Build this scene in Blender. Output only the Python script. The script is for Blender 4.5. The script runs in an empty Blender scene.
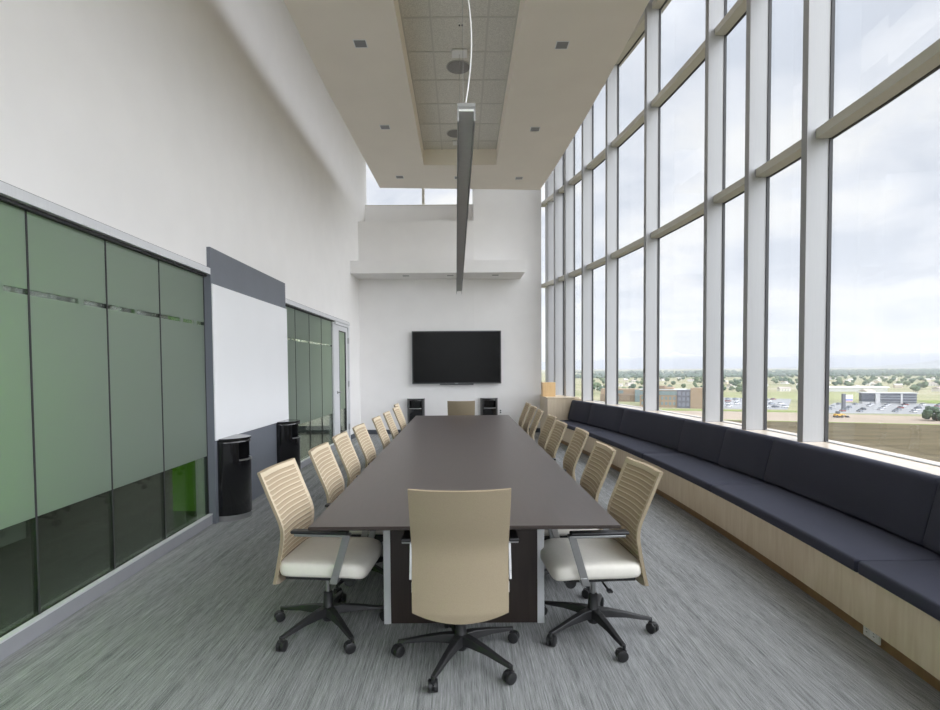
import bpy, bmesh, math, random
from mathutils import Vector, Matrix
random.seed(7)
scene = bpy.context.scene
COL = scene.collection
PI = math.pi

# ------------------------------------------------------------------ helpers
def lin(c):
    c = c / 255.0
    return c / 12.92 if c <= 0.04045 else ((c + 0.055) / 1.055) ** 2.4
def rgb(r, g, b):
    return (lin(r), lin(g), lin(b), 1.0)

MATS = {}
def mat(name, color, rough=0.6, metal=0.0, spec=0.5, noise=0.0, nscale=20.0, stretch=(1, 1, 1), bump=0.0, bscale=200.0, coat=0.0):
    """Procedural surface: base colour varied by a noise texture, optional bump."""
    if name in MATS: return MATS[name]
    m = bpy.data.materials.new(name); m.use_nodes = True
    nt = m.node_tree; b = nt.nodes['Principled BSDF']
    b.inputs['Base Color'].default_value = color
    b.inputs['Roughness'].default_value = rough
    b.inputs['Metallic'].default_value = metal
    b.inputs['Specular IOR Level'].default_value = spec
    b.inputs['Coat Weight'].default_value = coat
    tc = nt.nodes.new('ShaderNodeTexCoord')
    mp = nt.nodes.new('ShaderNodeMapping'); mp.inputs['Scale'].default_value = stretch
    nt.links.new(tc.outputs['Object'], mp.inputs['Vector'])
    n = nt.nodes.new('ShaderNodeTexNoise'); n.inputs['Scale'].default_value = nscale; n.inputs['Detail'].default_value = 3
    nt.links.new(mp.outputs['Vector'], n.inputs['Vector'])
    r = nt.nodes.new('ShaderNodeValToRGB')
    k = max(noise, 0.01)
    r.color_ramp.elements[0].position = 0.3; r.color_ramp.elements[1].position = 0.7
    r.color_ramp.elements[0].color = tuple(c * (1 - k) for c in color[:3]) + (1,)
    r.color_ramp.elements[1].color = tuple(min(1, c * (1 + k)) for c in color[:3]) + (1,)
    nt.links.new(n.outputs['Fac'], r.inputs['Fac'])
    nt.links.new(r.outputs['Color'], b.inputs['Base Color'])
    if bump:
        n2 = nt.nodes.new('ShaderNodeTexNoise'); n2.inputs['Scale'].default_value = bscale
        nt.links.new(mp.outputs['Vector'], n2.inputs['Vector'])
        bp = nt.nodes.new('ShaderNodeBump'); bp.inputs['Strength'].default_value = bump; bp.inputs['Distance'].default_value = 0.002
        nt.links.new(n2.outputs['Fac'], bp.inputs['Height']); nt.links.new(bp.outputs['Normal'], b.inputs['Normal'])
    MATS[name] = m
    return m

class MB:
    """Collects faces; build() links them as ONE mesh object."""
    def __init__(s): s.v = []; s.f = []; s.mi = []
    def add(s, vs, fs, mi=0):
        o = len(s.v); s.v += [tuple(v) for v in vs]
        for f in fs: s.f.append([o + i for i in f]); s.mi.append(mi)
        return s
    def hexa(s, p, mi=0):
        return s.add(p, [(0, 3, 2, 1), (4, 5, 6, 7), (0, 1, 5, 4), (1, 2, 6, 5), (2, 3, 7, 6), (3, 0, 4, 7)], mi)
    def box(s, x0, x1, y0, y1, z0, z1, mi=0):
        return s.hexa([(x0, y0, z0), (x1, y0, z0), (x1, y1, z0), (x0, y1, z0), (x0, y0, z1), (x1, y0, z1), (x1, y1, z1), (x0, y1, z1)], mi)
    def obox(s, c, a, b, h, mi=0):
        c, a, b, h = Vector(c), Vector(a), Vector(b), Vector(h)
        return s.hexa([c - a - b - h, c + a - b - h, c + a + b - h, c - a + b - h, c - a - b + h, c + a - b + h, c + a + b + h, c - a + b + h], mi)
    def quad(s, a, b, c, d, mi=0): return s.add([a, b, c, d], [(0, 1, 2, 3)], mi)
    def prism(s, poly, z0, z1, mi=0):
        n = len(poly)
        vs = [(x, y, z0) for x, y in poly] + [(x, y, z1) for x, y in poly]
        fs = [tuple(range(n - 1, -1, -1)), tuple(range(n, 2 * n))] + [(i, (i + 1) % n, n + (i + 1) % n, n + i) for i in range(n)]
        return s.add(vs, fs, mi)
    def tube(s, pts, rad, n=10, mi=0, caps=True):
        pts = [Vector(p) for p in pts]
        rads = rad if isinstance(rad, (list, tuple)) else [rad] * len(pts)
        rings = []
        for i, p in enumerate(pts):
            d = (pts[min(i + 1, len(pts) - 1)] - pts[max(i - 1, 0)]).normalized()
            u = d.orthogonal().normalized() if i == 0 else (prev - d * prev.dot(d)).normalized()
            prev = u; w = d.cross(u)
            rings.append([p + (u * math.cos(2 * PI * k / n) + w * math.sin(2 * PI * k / n)) * rads[i] for k in range(n)])
        return s.loft(rings, mi, caps)
    def loft(s, rings, mi=0, caps=True):
        n = len(rings[0]); vs = [q for r in rings for q in r]; fs = []
        for i in range(len(rings) - 1):
            for k in range(n):
                fs.append((i * n + k, i * n + (k + 1) % n, (i + 1) * n + (k + 1) % n, (i + 1) * n + k))
        if caps:
            fs.append(tuple(range(n - 1, -1, -1))); fs.append(tuple(range((len(rings) - 1) * n, len(rings) * n)))
        return s.add(vs, fs, mi)
    def strip(s, F, ys, o1, o2, z0, z1, mi=0):
        """A curved wall piece: section (o1..o2, z0..z1) swept along x = F(y)."""
        rings = [[(F(y) + o1, y, z0), (F(y) + o2, y, z0), (F(y) + o2, y, z1), (F(y) + o1, y, z1)] for y in ys]
        return s.loft(rings, mi)
    def build(s, name, mats, parent=None, bevel=0.0, seg=2, smooth=None, origin=None, weld=False):
        me = bpy.data.meshes.new(name)
        root = parent
        while root is not None and root.parent is not None: root = root.parent
        off = Vector(origin) if origin is not None else (root.location.copy() if root is not None and root.get('_world') else Vector((0, 0, 0)))
        me.from_pydata([tuple(Vector(v) - off) for v in s.v], [], s.f)
        mats = mats if isinstance(mats, (list, tuple)) else [mats]
        for m in mats: me.materials.append(m)
        for p, i in zip(me.polygons, s.mi): p.material_index = i
        bm = bmesh.new(); bm.from_mesh(me)
        if weld: bmesh.ops.remove_doubles(bm, verts=bm.verts, dist=1e-5)
        bmesh.ops.recalc_face_normals(bm, faces=bm.faces)
        bm.to_mesh(me); bm.free()
        if smooth is not None:
            for p in me.polygons: p.use_smooth = True
            me.set_sharp_from_angle(angle=math.radians(smooth))
        o = bpy.data.objects.new(name, me); COL.objects.link(o)
        if parent is not None: o.parent = parent
        elif origin is not None: o.location = origin
        if bevel:
            b = o.modifiers.new('bevel', 'BEVEL'); b.width = bevel; b.segments = seg; b.limit_method = 'ANGLE'; b.angle_limit = math.radians(40)
        return o

def thing(name, label, cat, loc=(0, 0, 0), rz=0.0, group=None, world=True):
    o = bpy.data.objects.new(name, None); COL.objects.link(o)
    o.empty_display_size = 0.1
    o.location = loc; o.rotation_euler = (0, 0, rz); o['label'] = label; o['category'] = cat
    if group: o['group'] = group
    if world: o['_world'] = 1
    return o
def tag(o, label, cat, group=None):
    o['label'] = label; o['category'] = cat
    if group: o['group'] = group
    return o
def struct(o): o['kind'] = 'structure'; return o
def frange(a, b, n): return [a + (b - a) * i / n for i in range(n + 1)]
def copy_tree(o, parent=None):
    c = o.copy(); COL.objects.link(c); c.parent = parent
    for ch in list(o.children): copy_tree(ch, c)
    return c

# ------------------------------------------------------------------ materials
M_wall = mat('wall_paint', (0.80, 0.785, 0.775, 1), 0.85, noise=0.015, nscale=3, bump=0.05, bscale=300)
M_cloud = mat('ceiling_paint_lamp_tint', (0.87, 0.81, 0.725, 1), 0.9, noise=0.015, nscale=2)  # warm lamp tint and missing bounce light put into the paint colour
M_roof = mat('roof_paint', (0.62, 0.61, 0.60, 1), 0.9, noise=0.02, nscale=2)
M_alu = mat('brushed_aluminium', (0.62, 0.625, 0.64, 1), 0.5, 0.12, noise=0.03, nscale=6, stretch=(30, 30, 0.6))
M_fin = mat('silver_fin', (0.37, 0.372, 0.38, 1), 0.5, 0.1, noise=0.03, nscale=6, stretch=(30, 30, 0.6))
M_trans = mat('anodised_transom', (0.60, 0.58, 0.51, 1), 0.5, 0.1, noise=0.03, nscale=8)
M_gask = mat('black_gasket', (0.03, 0.03, 0.032, 1), 0.6)
M_grey = mat('slate_grey_laminate', rgb(104, 108, 116), 0.5, noise=0.03, nscale=4)
M_base = mat('grey_rubber_base', rgb(146, 147, 151), 0.55, noise=0.03, nscale=8)
M_dkbase = mat('dark_rubber_base', rgb(72, 77, 84), 0.6, noise=0.03, nscale=8)
M_black = mat('black_plastic', (0.018, 0.018, 0.019, 1), 0.42, noise=0.1, nscale=30)
M_gloss = mat('black_gloss', (0.008, 0.008, 0.009, 1), 0.13, noise=0.1, nscale=3, coat=0.3)
M_screen = mat('screen_glass', (0.008, 0.008, 0.008, 1), 0.2, noise=0.1, nscale=3, spec=0.12)
M_chrome = mat('brushed_steel', (0.42, 0.42, 0.42, 1), 0.32, 0.9, noise=0.05, nscale=20)
M_table = mat('table_laminate', rgb(80, 71, 68), 0.33, noise=0.05, nscale=14, stretch=(3, 0.4, 3), spec=0.55)
M_espresso = mat('espresso_veneer', rgb(50, 41, 37), 0.4, noise=0.15, nscale=10, stretch=(6, 6, 0.4))
M_navy = mat('navy_upholstery', rgb(52, 54, 69), 0.8, noise=0.10, nscale=350, bump=0.25, bscale=900)
M_cream = mat('cream_upholstery', rgb(226, 222, 212), 0.6, noise=0.02, nscale=40, bump=0.05, bscale=500)
M_mesh = mat('beige_mesh', rgb(174, 156, 130), 0.85, noise=0.08, nscale=300, bump=0.3, bscale=900)
M_meshb = mat('beige_mesh_rear', rgb(150, 137, 114), 0.8, noise=0.08, nscale=300, bump=0.3, bscale=900)
M_cord = mat('pale_cord', rgb(206, 191, 165), 0.85, noise=0.06, nscale=300)
M_white = mat('white_plastic', (0.8, 0.8, 0.79, 1), 0.5)
M_board = mat('whiteboard_enamel', (0.78, 0.785, 0.80, 1), 0.28, noise=0.01, nscale=2)
M_green = mat('green_paint', rgb(120, 190, 40), 0.7, noise=0.03, nscale=2)
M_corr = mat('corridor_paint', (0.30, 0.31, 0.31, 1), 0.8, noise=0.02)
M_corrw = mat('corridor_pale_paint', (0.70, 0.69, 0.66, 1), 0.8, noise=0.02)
M_fix = mat('fixture_grey', (0.33, 0.33, 0.32, 1), 0.5, noise=0.04)
M_lens = mat('lamp_lens', (0.86, 0.86, 0.83, 1), 0.5, noise=0.02)

def wood_mat(name, c1, c2, rough=0.4):
    m = bpy.data.materials.new(name); m.use_nodes = True; nt = m.node_tree; b = nt.nodes['Principled BSDF']
    b.inputs['Roughness'].default_value = rough
    tc = nt.nodes.new('ShaderNodeTexCoord'); mp = nt.nodes.new('ShaderNodeMapping'); mp.inputs['Scale'].default_value = (7, 7, 0.7)
    n = nt.nodes.new('ShaderNodeTexNoise'); n.inputs['Scale'].default_value = 4; n.inputs['Detail'].default_value = 5; n.inputs['Distortion'].default_value = 0.6
    r = nt.nodes.new('ShaderNodeValToRGB'); r.color_ramp.elements[0].color = c1; r.color_ramp.elements[1].color = c2
    r.color_ramp.elements[0].position = 0.3; r.color_ramp.elements[1].position = 0.72
    nt.links.new(tc.outputs['Object'], mp.inputs['Vector']); nt.links.new(mp.outputs['Vector'], n.inputs['Vector'])
    nt.links.new(n.outputs['Fac'], r.inputs['Fac']); nt.links.new(r.outputs['Color'], b.inputs['Base Color'])
    return m
M_maple = wood_mat('maple_veneer', rgb(208, 190, 163), rgb(221, 206, 182))
M_sill = wood_mat('maple_sill', rgb(222, 206, 186), rgb(234, 220, 202), 0.14)
M_kick = wood_mat('brown_kick_veneer', rgb(132, 104, 72), rgb(148, 118, 84), 0.5)
M_ply = wood_mat('plywood_box', rgb(220, 184, 134), rgb(232, 198, 150), 0.5)

def carpet_mat():
    m = bpy.data.materials.new('striated_carpet'); m.use_nodes = True; nt = m.node_tree; b = nt.nodes['Principled BSDF']
    b.inputs['Roughness'].default_value = 0.95; b.inputs['Specular IOR Level'].default_value = 0.1
    tc = nt.nodes.new('ShaderNodeTexCoord')
    def layer(sc, scale, det):
        mp = nt.nodes.new('ShaderNodeMapping'); mp.inputs['Scale'].default_value = sc
        nt.links.new(tc.outputs['Object'], mp.inputs['Vector'])
        n = nt.nodes.new('ShaderNodeTexNoise'); n.inputs['Scale'].default_value = scale; n.inputs['Detail'].default_value = det
        nt.links.new(mp.outputs['Vector'], n.inputs['Vector']); return n.outputs['Fac']
    def math_(op, a, bb):
        x = nt.nodes.new('ShaderNodeMath'); x.operation = op
        for i, q in enumerate((a, bb)):
            if isinstance(q, (int, float)): x.inputs[i].default_value = q
            else: nt.links.new(q, x.inputs[i])
        return x.outputs[0]
    f1 = layer((120, 2.0, 1), 1.0, 2); f2 = layer((260, 10, 1), 1.0, 2); f3 = layer((170, 240, 1), 1.3, 1); f4 = layer((14, .3, 1), 1.0, 2)
    s = math_('ADD', math_('ADD', math_('MULTIPLY', f1, 0.26), math_('MULTIPLY', f2, 0.30)), math_('ADD', math_('MULTIPLY', f3, 0.28), math_('MULTIPLY', f4, 0.16)))
    r = nt.nodes.new('ShaderNodeValToRGB'); r.color_ramp.elements[0].position = 0.36; r.color_ramp.elements[1].position = 0.66
    r.color_ramp.elements[0].color = rgb(84, 86, 86); r.color_ramp.elements[1].color = rgb(180, 181, 181)
    nt.links.new(s, r.inputs['Fac']); nt.links.new(r.outputs['Color'], b.inputs['Base Color'])
    bp = nt.nodes.new('ShaderNodeBump'); bp.inputs['Strength'].default_value = 0.4; bp.inputs['Distance'].default_value = 0.003
    nt.links.new(s, bp.inputs['Height']); nt.links.new(bp.outputs['Normal'], b.inputs['Normal'])
    return m
M_carpet = carpet_mat()

def tile_mat():
    m = bpy.data.materials.new('acoustic_tiles'); m.use_nodes = True; nt = m.node_tree; b = nt.nodes['Principled BSDF']
    b.inputs['Roughness'].default_value = 0.95
    tc = nt.nodes.new('ShaderNodeTexCoord')
    n = nt.nodes.new('ShaderNodeTexNoise'); n.inputs['Scale'].default_value = 90; n.inputs['Detail'].default_value = 4
    nt.links.new(tc.outputs['Object'], n.inputs['Vector'])
    r = nt.nodes.new('ShaderNodeValToRGB'); r.color_ramp.elements[0].position = 0.35; r.color_ramp.elements[1].position = 0.6
    r.color_ramp.elements[0].color = (0.60, 0.58, 0.53, 1); r.color_ramp.elements[1].color = (0.76, 0.74, 0.68, 1)
    nt.links.new(n.outputs['Fac'], r.inputs['Fac']); nt.links.new(r.outputs['Color'], b.inputs['Base Color'])
    return m
M_tile = tile_mat()

def glass_mat(name, tint, refl=1.0, rough=0.0):
    m = bpy.data.materials.new(name); m.use_nodes = True; nt = m.node_tree
    for n in list(nt.nodes): nt.nodes.remove(n)
    out = nt.nodes.new('ShaderNodeOutputMaterial'); mix = nt.nodes.new('ShaderNodeMixShader')
    t = nt.nodes.new('ShaderNodeBsdfTransparent'); t.inputs['Color'].default_value = tint
    g = nt.nodes.new('ShaderNodeBsdfGlossy'); g.inputs['Roughness'].default_value = rough
    fr = nt.nodes.new('ShaderNodeFresnel'); fr.inputs['IOR'].default_value = 1.45
    mu = nt.nodes.new('ShaderNodeMath'); mu.operation = 'MULTIPLY'; mu.inputs[1].default_value = refl
    nt.links.new(fr.outputs[0], mu.inputs[0]); nt.links.new(mu.outputs[0], mix.inputs[0])
    nt.links.new(t.outputs[0], mix.inputs[1]); nt.links.new(g.outputs[0], mix.inputs[2]); nt.links.new(mix.outputs[0], out.inputs[0])
    return m
M_glass = glass_mat('clear_glazing', (0.975, 0.98, 0.98, 1), 0.10)
M_cglass = glass_mat('clear_partition_glass', (0.80, 0.86, 0.80, 1), 0.55, 0.02)

def frost_mat():
    m = bpy.data.materials.new('frosted_green_film'); m.use_nodes = True; nt = m.node_tree
    for n in list(nt.nodes): nt.nodes.remove(n)
    out = nt.nodes.new('ShaderNodeOutputMaterial')
    d = nt.nodes.new('ShaderNodeBsdfDiffuse'); d.inputs['Color'].default_value = (0.215, 0.245, 0.22, 1)
    t = nt.nodes.new('ShaderNodeBsdfTranslucent'); t.inputs['Color'].default_value = (0.60, 0.70, 0.58, 1)
    g = nt.nodes.new('ShaderNodeBsdfGlossy'); g.inputs['Roughness'].default_value = 0.28; g.inputs['Color'].default_value = (0.9, 0.95, 0.9, 1)
    a = nt.nodes.new('ShaderNodeMixShader'); a.inputs[0].default_value = 0.45
    b = nt.nodes.new('ShaderNodeMixShader'); b.inputs[0].default_value = 0.05
    nt.links.new(d.outputs[0], a.inputs[1]); nt.links.new(t.outputs[0], a.inputs[2])
    nt.links.new(a.outputs[0], b.inputs[1]); nt.links.new(g.outputs[0], b.inputs[2]); nt.links.new(b.outputs[0], out.inputs[0])
    return m
M_frost = frost_mat()

# ------------------------------------------------------------------ plan curves (metres; camera at x=0,y=0,z=1.5 looking along +y)
def clampq(f, y, y0):
    if y >= y0: return f(y)
    e = 0.01; return f(y0) + (f(y0 + e) - f(y0)) / e * (y - y0)
def W(y): return -(2.45 - (max(y, 1.0) - 6.5) ** 2 / 300)                               # left wall face
def K(y): return clampq(lambda q: 2.33 - (q - 5.3) ** 2 / (82 if q > 5.3 else 60), y, 1.5)  # bench kick line
def G(y): return clampq(lambda q: 3.205 - (q - 4.8) ** 2 / (60 if q > 4.8 else 30), y, 1.5) # window glass
YB = -4.2          # rear of the room, behind the camera
ROOF = 7.05

# ------------------------------------------------------------------ floor
struct(MB().box(-2.47, 3.6, YB, 13.3, -0.12, 0.0).build('floor', M_carpet))

# ------------------------------------------------------------------ left wall and its glazing
ys_all = frange(YB, 13.2, 40)
b = MB()
b.strip(W, ys_all, -0.16, 0.0, 2.49, ROOF)
b.strip(W, frange(5.15, 7.335, 4), -0.16, 0.0, 0.0, 2.49)
b.strip(W, frange(11.22, 13.2, 4), -0.16, 0.0, 0.0, 2.49)
struct(b.build('wall_left', M_wall))
def gl(y): return W(y) - 0.035
seams = [-4.2, -3.16, -2.47, -1.79, -1.1, -0.42, 0.27, 0.95, 1.64, 2.33, 3.013, 3.698, 4.366, 5.135]
seams2 = [7.335, 7.941, 8.642, 9.344, 10.03]
wn = 0
def partition_pane(y0, y1, top=2.43):
    """One glass sheet: clear foot, frosted field, a clear dashed strip."""
    global wn; wn += 1
    b = MB(); o1, o2 = -0.012, 0.0
    yy = [y0 + 0.006, y1 - 0.006]
    b.strip(gl, yy, o1, o2, 0.0, 0.668, 1)
    b.strip(gl, yy, o1, o2, 0.668, 1.934, 0)
    b.strip(gl, yy, o1, o2, 1.966, top, 0)
    y = yy[0]
    rr = random.Random(int(y0 * 100)); k = 0
    while y < yy[1] - 0.01:
        L = rr.choice([0.03, 0.05]) if k % 3 == 2 else rr.choice([0.1, 0.16, 0.24]); e = min(yy[1], y + L)
        b.strip(gl, [y, e], o1, o2, 1.934, 1.966, 0 if (k % 3 == 2) else 1); y = e; k += 1
    w = struct(b.build('window_%d' % wn, [M_frost, M_cglass]))
    w.name = 'window_%d' % wn
    s = struct(MB().strip(gl, [y1 - 0.006, y1 + 0.006], -0.014, 0.004, 0.10, top).build('window_seam', M_gask, w))
    return w
for a_, b_ in zip(seams[:-1], seams[1:]): partition_pane(a_, b_)
for a_, b_ in zip(seams2[:-1], seams2[1:]): partition_pane(a_, b_)
# header track, dark reveal, low base under the glass
for i, (ya, yb) in enumerate(((YB, 5.14), (7.33, 11.22))):
    yy = frange(ya, yb, 10)
    tr = struct(MB().strip(W, yy, -0.10, 0.035, 2.425, 2.485).build('trim_%d' % (i + 1), M_alu))
    struct(MB().strip(W, yy, -0.05, 0.012, 2.485, 2.497).build('trim_shadow_line', M_gask, tr))
    struct(MB().strip(W, yy, -0.06, 0.0, 2.405, 2.425).build('trim_gasket', M_gask, tr))
yy = frange(YB, 5.14, 10)
bs = struct(MB().strip(W, yy, -0.034, 0.0, 0.0, 0.092).build('baseboard_left', M_base))
struct(MB().strip(W, yy, -0.034, 0.004, 0.092, 0.102).build('baseboard_cap', M_alu, bs))
yy = frange(7.33, 10.10, 6)
bs = struct(MB().strip(W, yy, -0.034, 0.0, 0.0, 0.092).build('baseboard_left', M_base))
struct(MB().strip(W, yy, -0.034, 0.004, 0.092, 0.102).build('baseboard_cap', M_alu, bs))
struct(MB().strip(W, frange(11.22, 12.24, 3), 0.0, 0.012, 0.0, 0.10).build('baseboard_left', M_dkbase))
# end post of the first glazed run

# door
door = struct(MB().strip(W, [10.03, 10.12], -0.10, 0.0, 0.0, 2.43).strip(W, [11.14, 11.22], -0.10, 0.02, 0.0, 2.43).strip(W, frange(10.12, 11.14, 3), -0.10, 0.02, 2.37, 2.43).build('door_1', M_alu))
b = MB(); yd0, yd1 = 10.13, 11.13
b.strip(W, [yd0, 10.44], -0.045, 0.0, 0.01, 2.365); b.strip(W, [10.97, yd1], -0.045, 0.0, 0.01, 2.365)
b.strip(W, [10.44, 10.97], -0.045, 0.0, 0.01, 0.24); b.strip(W, [10.44, 10.97], -0.045, 0.0, 2.27, 2.365)
struct(b.build('door_leaf', M_alu, door, bevel=0.003))
b = MB(); b.strip(W, [10.44, 10.97], -0.03, -0.02, 0.24, 0.70, 1); b.strip(W, [10.44, 10.97], -0.03, -0.02, 0.70, 2.27, 0)
struct(b.build('door_pane', [M_frost, M_cglass], door))
b = MB()
for ya, yb, za, zb in ((10.44, 10.455, .24, 2.27), (10.955, 10.97, .24, 2.27), (10.455, 10.955, .24, .255), (10.455, 10.955, 2.255, 2.27)):
    b.strip(W, [ya, yb], -0.035, 0.002, za, zb)
struct(b.build('door_pane_gasket', M_gask, door))
xh = W(10.26)
b = MB().tube([(xh, 10.26, 1.06), (xh + 0.012, 10.26, 1.06)], 0.03, 16).tube([(xh + .01, 10.26, 1.06), (xh + .06, 10.26, 1.06), (xh + .066, 10.28, 1.06), (xh + .066, 10.39, 1.06)], 0.010, 10)
struct(b.build('door_handle', M_chrome, door, smooth=40))
for z in (0.3, 1.2, 2.1):
    struct(MB().strip(W, [11.115, 11.15], 0.0, 0.03, z - .06, z + .06).build('door_hinge', M_chrome, door))

# grey projecting panel with the whiteboard
yy = frange(5.14, 7.33, 6)
struct(MB().strip(W, yy, -0.07, 0.035, 0.0, 2.69).build('wall_panel', M_grey))
o = MB().strip(W, frange(5.145, 7.33, 6), 0.036, 0.052, 0.815, 2.338).build('whiteboard', M_board, bevel=0.003)
tag(o, 'large plain whiteboard on the slate grey wall panel', 'whiteboard')

# ------------------------------------------------------------------ corridor behind the glass
struct(MB().box(-7.0, -2.475, YB, 13.3, -0.12, -0.001).build('floor_corridor', mat('corridor_floor', rgb(62, 62, 58), 0.25, noise=0.1, nscale=5)))
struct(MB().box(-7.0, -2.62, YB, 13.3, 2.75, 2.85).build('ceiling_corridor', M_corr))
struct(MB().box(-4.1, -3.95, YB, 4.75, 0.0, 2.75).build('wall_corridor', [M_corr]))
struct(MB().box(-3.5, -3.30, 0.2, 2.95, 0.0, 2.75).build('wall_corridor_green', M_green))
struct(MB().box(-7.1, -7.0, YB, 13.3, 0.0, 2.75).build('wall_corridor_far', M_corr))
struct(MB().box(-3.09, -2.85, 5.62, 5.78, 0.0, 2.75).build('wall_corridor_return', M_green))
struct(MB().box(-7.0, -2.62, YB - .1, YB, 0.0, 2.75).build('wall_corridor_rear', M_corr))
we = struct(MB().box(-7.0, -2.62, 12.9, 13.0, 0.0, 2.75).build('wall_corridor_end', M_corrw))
struct(MB().box(-7.0, -2.62, 12.88, 12.9, 0.0, 0.13).build('baseboard_corridor', M_dkbase))

# ------------------------------------------------------------------ back wall, pier, shelf, clerestory
YW = 12.25
b = MB().box(-2.40, 0.305, YW, 12.95, 0.0, 4.885)
struct(b.build('wall_back', M_wall))
b = MB().prism([(0.305, YW), (1.872, 12.36), (1.872, 13.1), (0.305, 13.1)], 0.0, ROOF)
struct(b.build('wall_pier', M_wall))
struct(MB().box(-2.5, 0.305, 13.0, 13.2, 0.0, 5.46).build('wall_end', M_wall))
struct(MB().box(-2.39, 0.305, YW - 0.012, YW, 0.0, 0.10).build('baseboard_back', M_dkbase))
struct(MB().prism([(0.305, YW - .012), (1.872, 12.348), (1.872, 12.36), (0.305, YW)], 0.0, 0.10).build('baseboard_pier', M_dkbase))
shelf = struct(MB().prism([(-2.40, 11.46), (1.385, 11.46), (1.385, 12.40), (-2.40, 12.40)], 3.563, 3.83).build('wall_ledge', M_wall))
# clerestory over the end wall
cw = struct(MB().box(-2.40, 0.305, 13.08, 13.092, 5.47, ROOF).build('window_40', M_glass))
b = MB().box(-2.42, 0.305, 13.02, 13.14, 5.45, 5.49).box(-0.925, -0.865, 13.02, 13.14, 5.53, ROOF)
struct(b.build('window_frame', M_trans, cw))

# ------------------------------------------------------------------ ceiling: roof, hung cloud with a tiled recess
struct(MB().prism([(-2.7, YB), (G(YB) + .22, YB)] + [(G(y) + .22, y) for y in frange(YB, 13.1, 24)[1:]] + [(-2.7, 13.3)], ROOF, ROOF + .12).build('ceiling_roof', M_roof))
CZ = 4.95; RX0, RX1, RY1, TZ = -0.61, 0.622, 9.10, 5.215
def CL(y): return -1.635 + max(0, y - 6.5) * 0.030 - max(0, 5.77 - y) * -0.0 + (0.0 if y < 6.5 else 0)
def CR(y): return 1.80 - (max(y, 4.5) - 4.5) ** 2 / 138
left = [(CL(y), y) for y in frange(YB, 10.21, 24)]
right = [(CR(y), y) for y in frange(YB, 10.39, 24)]
b = MB()
# underside and sides, built as strips around the recess
ye = 10.21
n = 24
for i in range(n):
    y0, y1 = YB + (ye - YB) * i / n, YB + (ye - YB) * (i + 1) / n
    f = lambda x: x
    xs0 = (CL(y0), CL(y1))
    ra, rb = min(max(y0, YB), RY1), min(y1, RY1)
    if y1 <= RY1 + 1e-6:
        b.hexa([(CL(y0), y0, CZ), (RX0, y0, CZ), (RX0, y1, CZ), (CL(y1), y1, CZ), (CL(y0), y0, CZ + .42), (RX0, y0, CZ + .42), (RX0, y1, CZ + .42), (CL(y1), y1, CZ + .42)])
        b.hexa([(RX1, y0, CZ), (CR(y0), y0, CZ), (CR(y1), y1, CZ), (RX1, y1, CZ), (RX1, y0, CZ + .42), (CR(y0), y0, CZ + .42), (CR(y1), y1, CZ + .42), (RX1, y1, CZ + .42)])
        yl = y1
b.hexa([(CL(yl), yl, CZ), (RX0, yl, CZ), (RX0, RY1, CZ), (CL(RY1), RY1, CZ), (CL(yl), yl, CZ + .42), (RX0, yl, CZ + .42), (RX0, RY1, CZ + .42), (CL(RY1), RY1, CZ + .42)])
b.hexa([(RX1, yl, CZ), (CR(yl), yl, CZ), (CR(RY1), RY1, CZ), (RX1, RY1, CZ), (RX1, yl, CZ + .42), (CR(yl), yl, CZ + .42), (CR(RY1), RY1, CZ + .42), (RX1, RY1, CZ + .42)])
pl = [(CL(RY1), RY1), (CR(RY1), RY1)] + [(CR(y), y) for y in frange(RY1, 10.39, 6)[1:]] + [(CL(10.21), 10.21)]
b.prism(pl, CZ, CZ + .42)
cloud = struct(b.build('ceiling', M_cloud))
struct(MB().box(RX0 - .03, RX1 + .03, YB, RY1 + .03, TZ, TZ + .03).build('ceiling_tile_field', M_tile, cloud))
b = MB(); gx = (RX0 + RX1) / 2
for x in (RX0 + .008, gx - .305, gx + .305, RX1 - .008): b.box(x - .011, x + .011, YB, RY1, TZ - .006, TZ + .004)
y = 5.7325
while y > YB: y -= .61
while y < RY1:
    if y > YB: b.box(RX0, RX1, y - .011, y + .011, TZ - .0055, TZ + .004)
    y += .61
struct(b.build('ceiling_grid_frame', mat('tile_grid', (0.60, 0.58, 0.53, 1), 0.6), cloud))

# rear of the room (behind the camera): glazed end with posts, added so daylight enters from behind
rw = struct(MB().box(-2.6, 3.3, YB - .02, YB - .008, 0.9, ROOF).build('window_41', M_glass))
b = MB().box(-2.6, 3.3, YB - .12, YB + .06, 0.84, 0.92).box(-2.6, 3.3, YB - .1, YB + .05, 3.45, 3.53)
for x in (-2.45, -1.2, 0.1, 1.4, 2.5): b.box(x - .04, x + .04, YB - .1, YB + .1, 0.9, ROOF)
struct(b.build('window_frame', M_alu, rw))
struct(MB().box(-2.6, 3.3, YB - .15, YB, 0.0, 0.84).build('wall_rear', M_wall))

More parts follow.
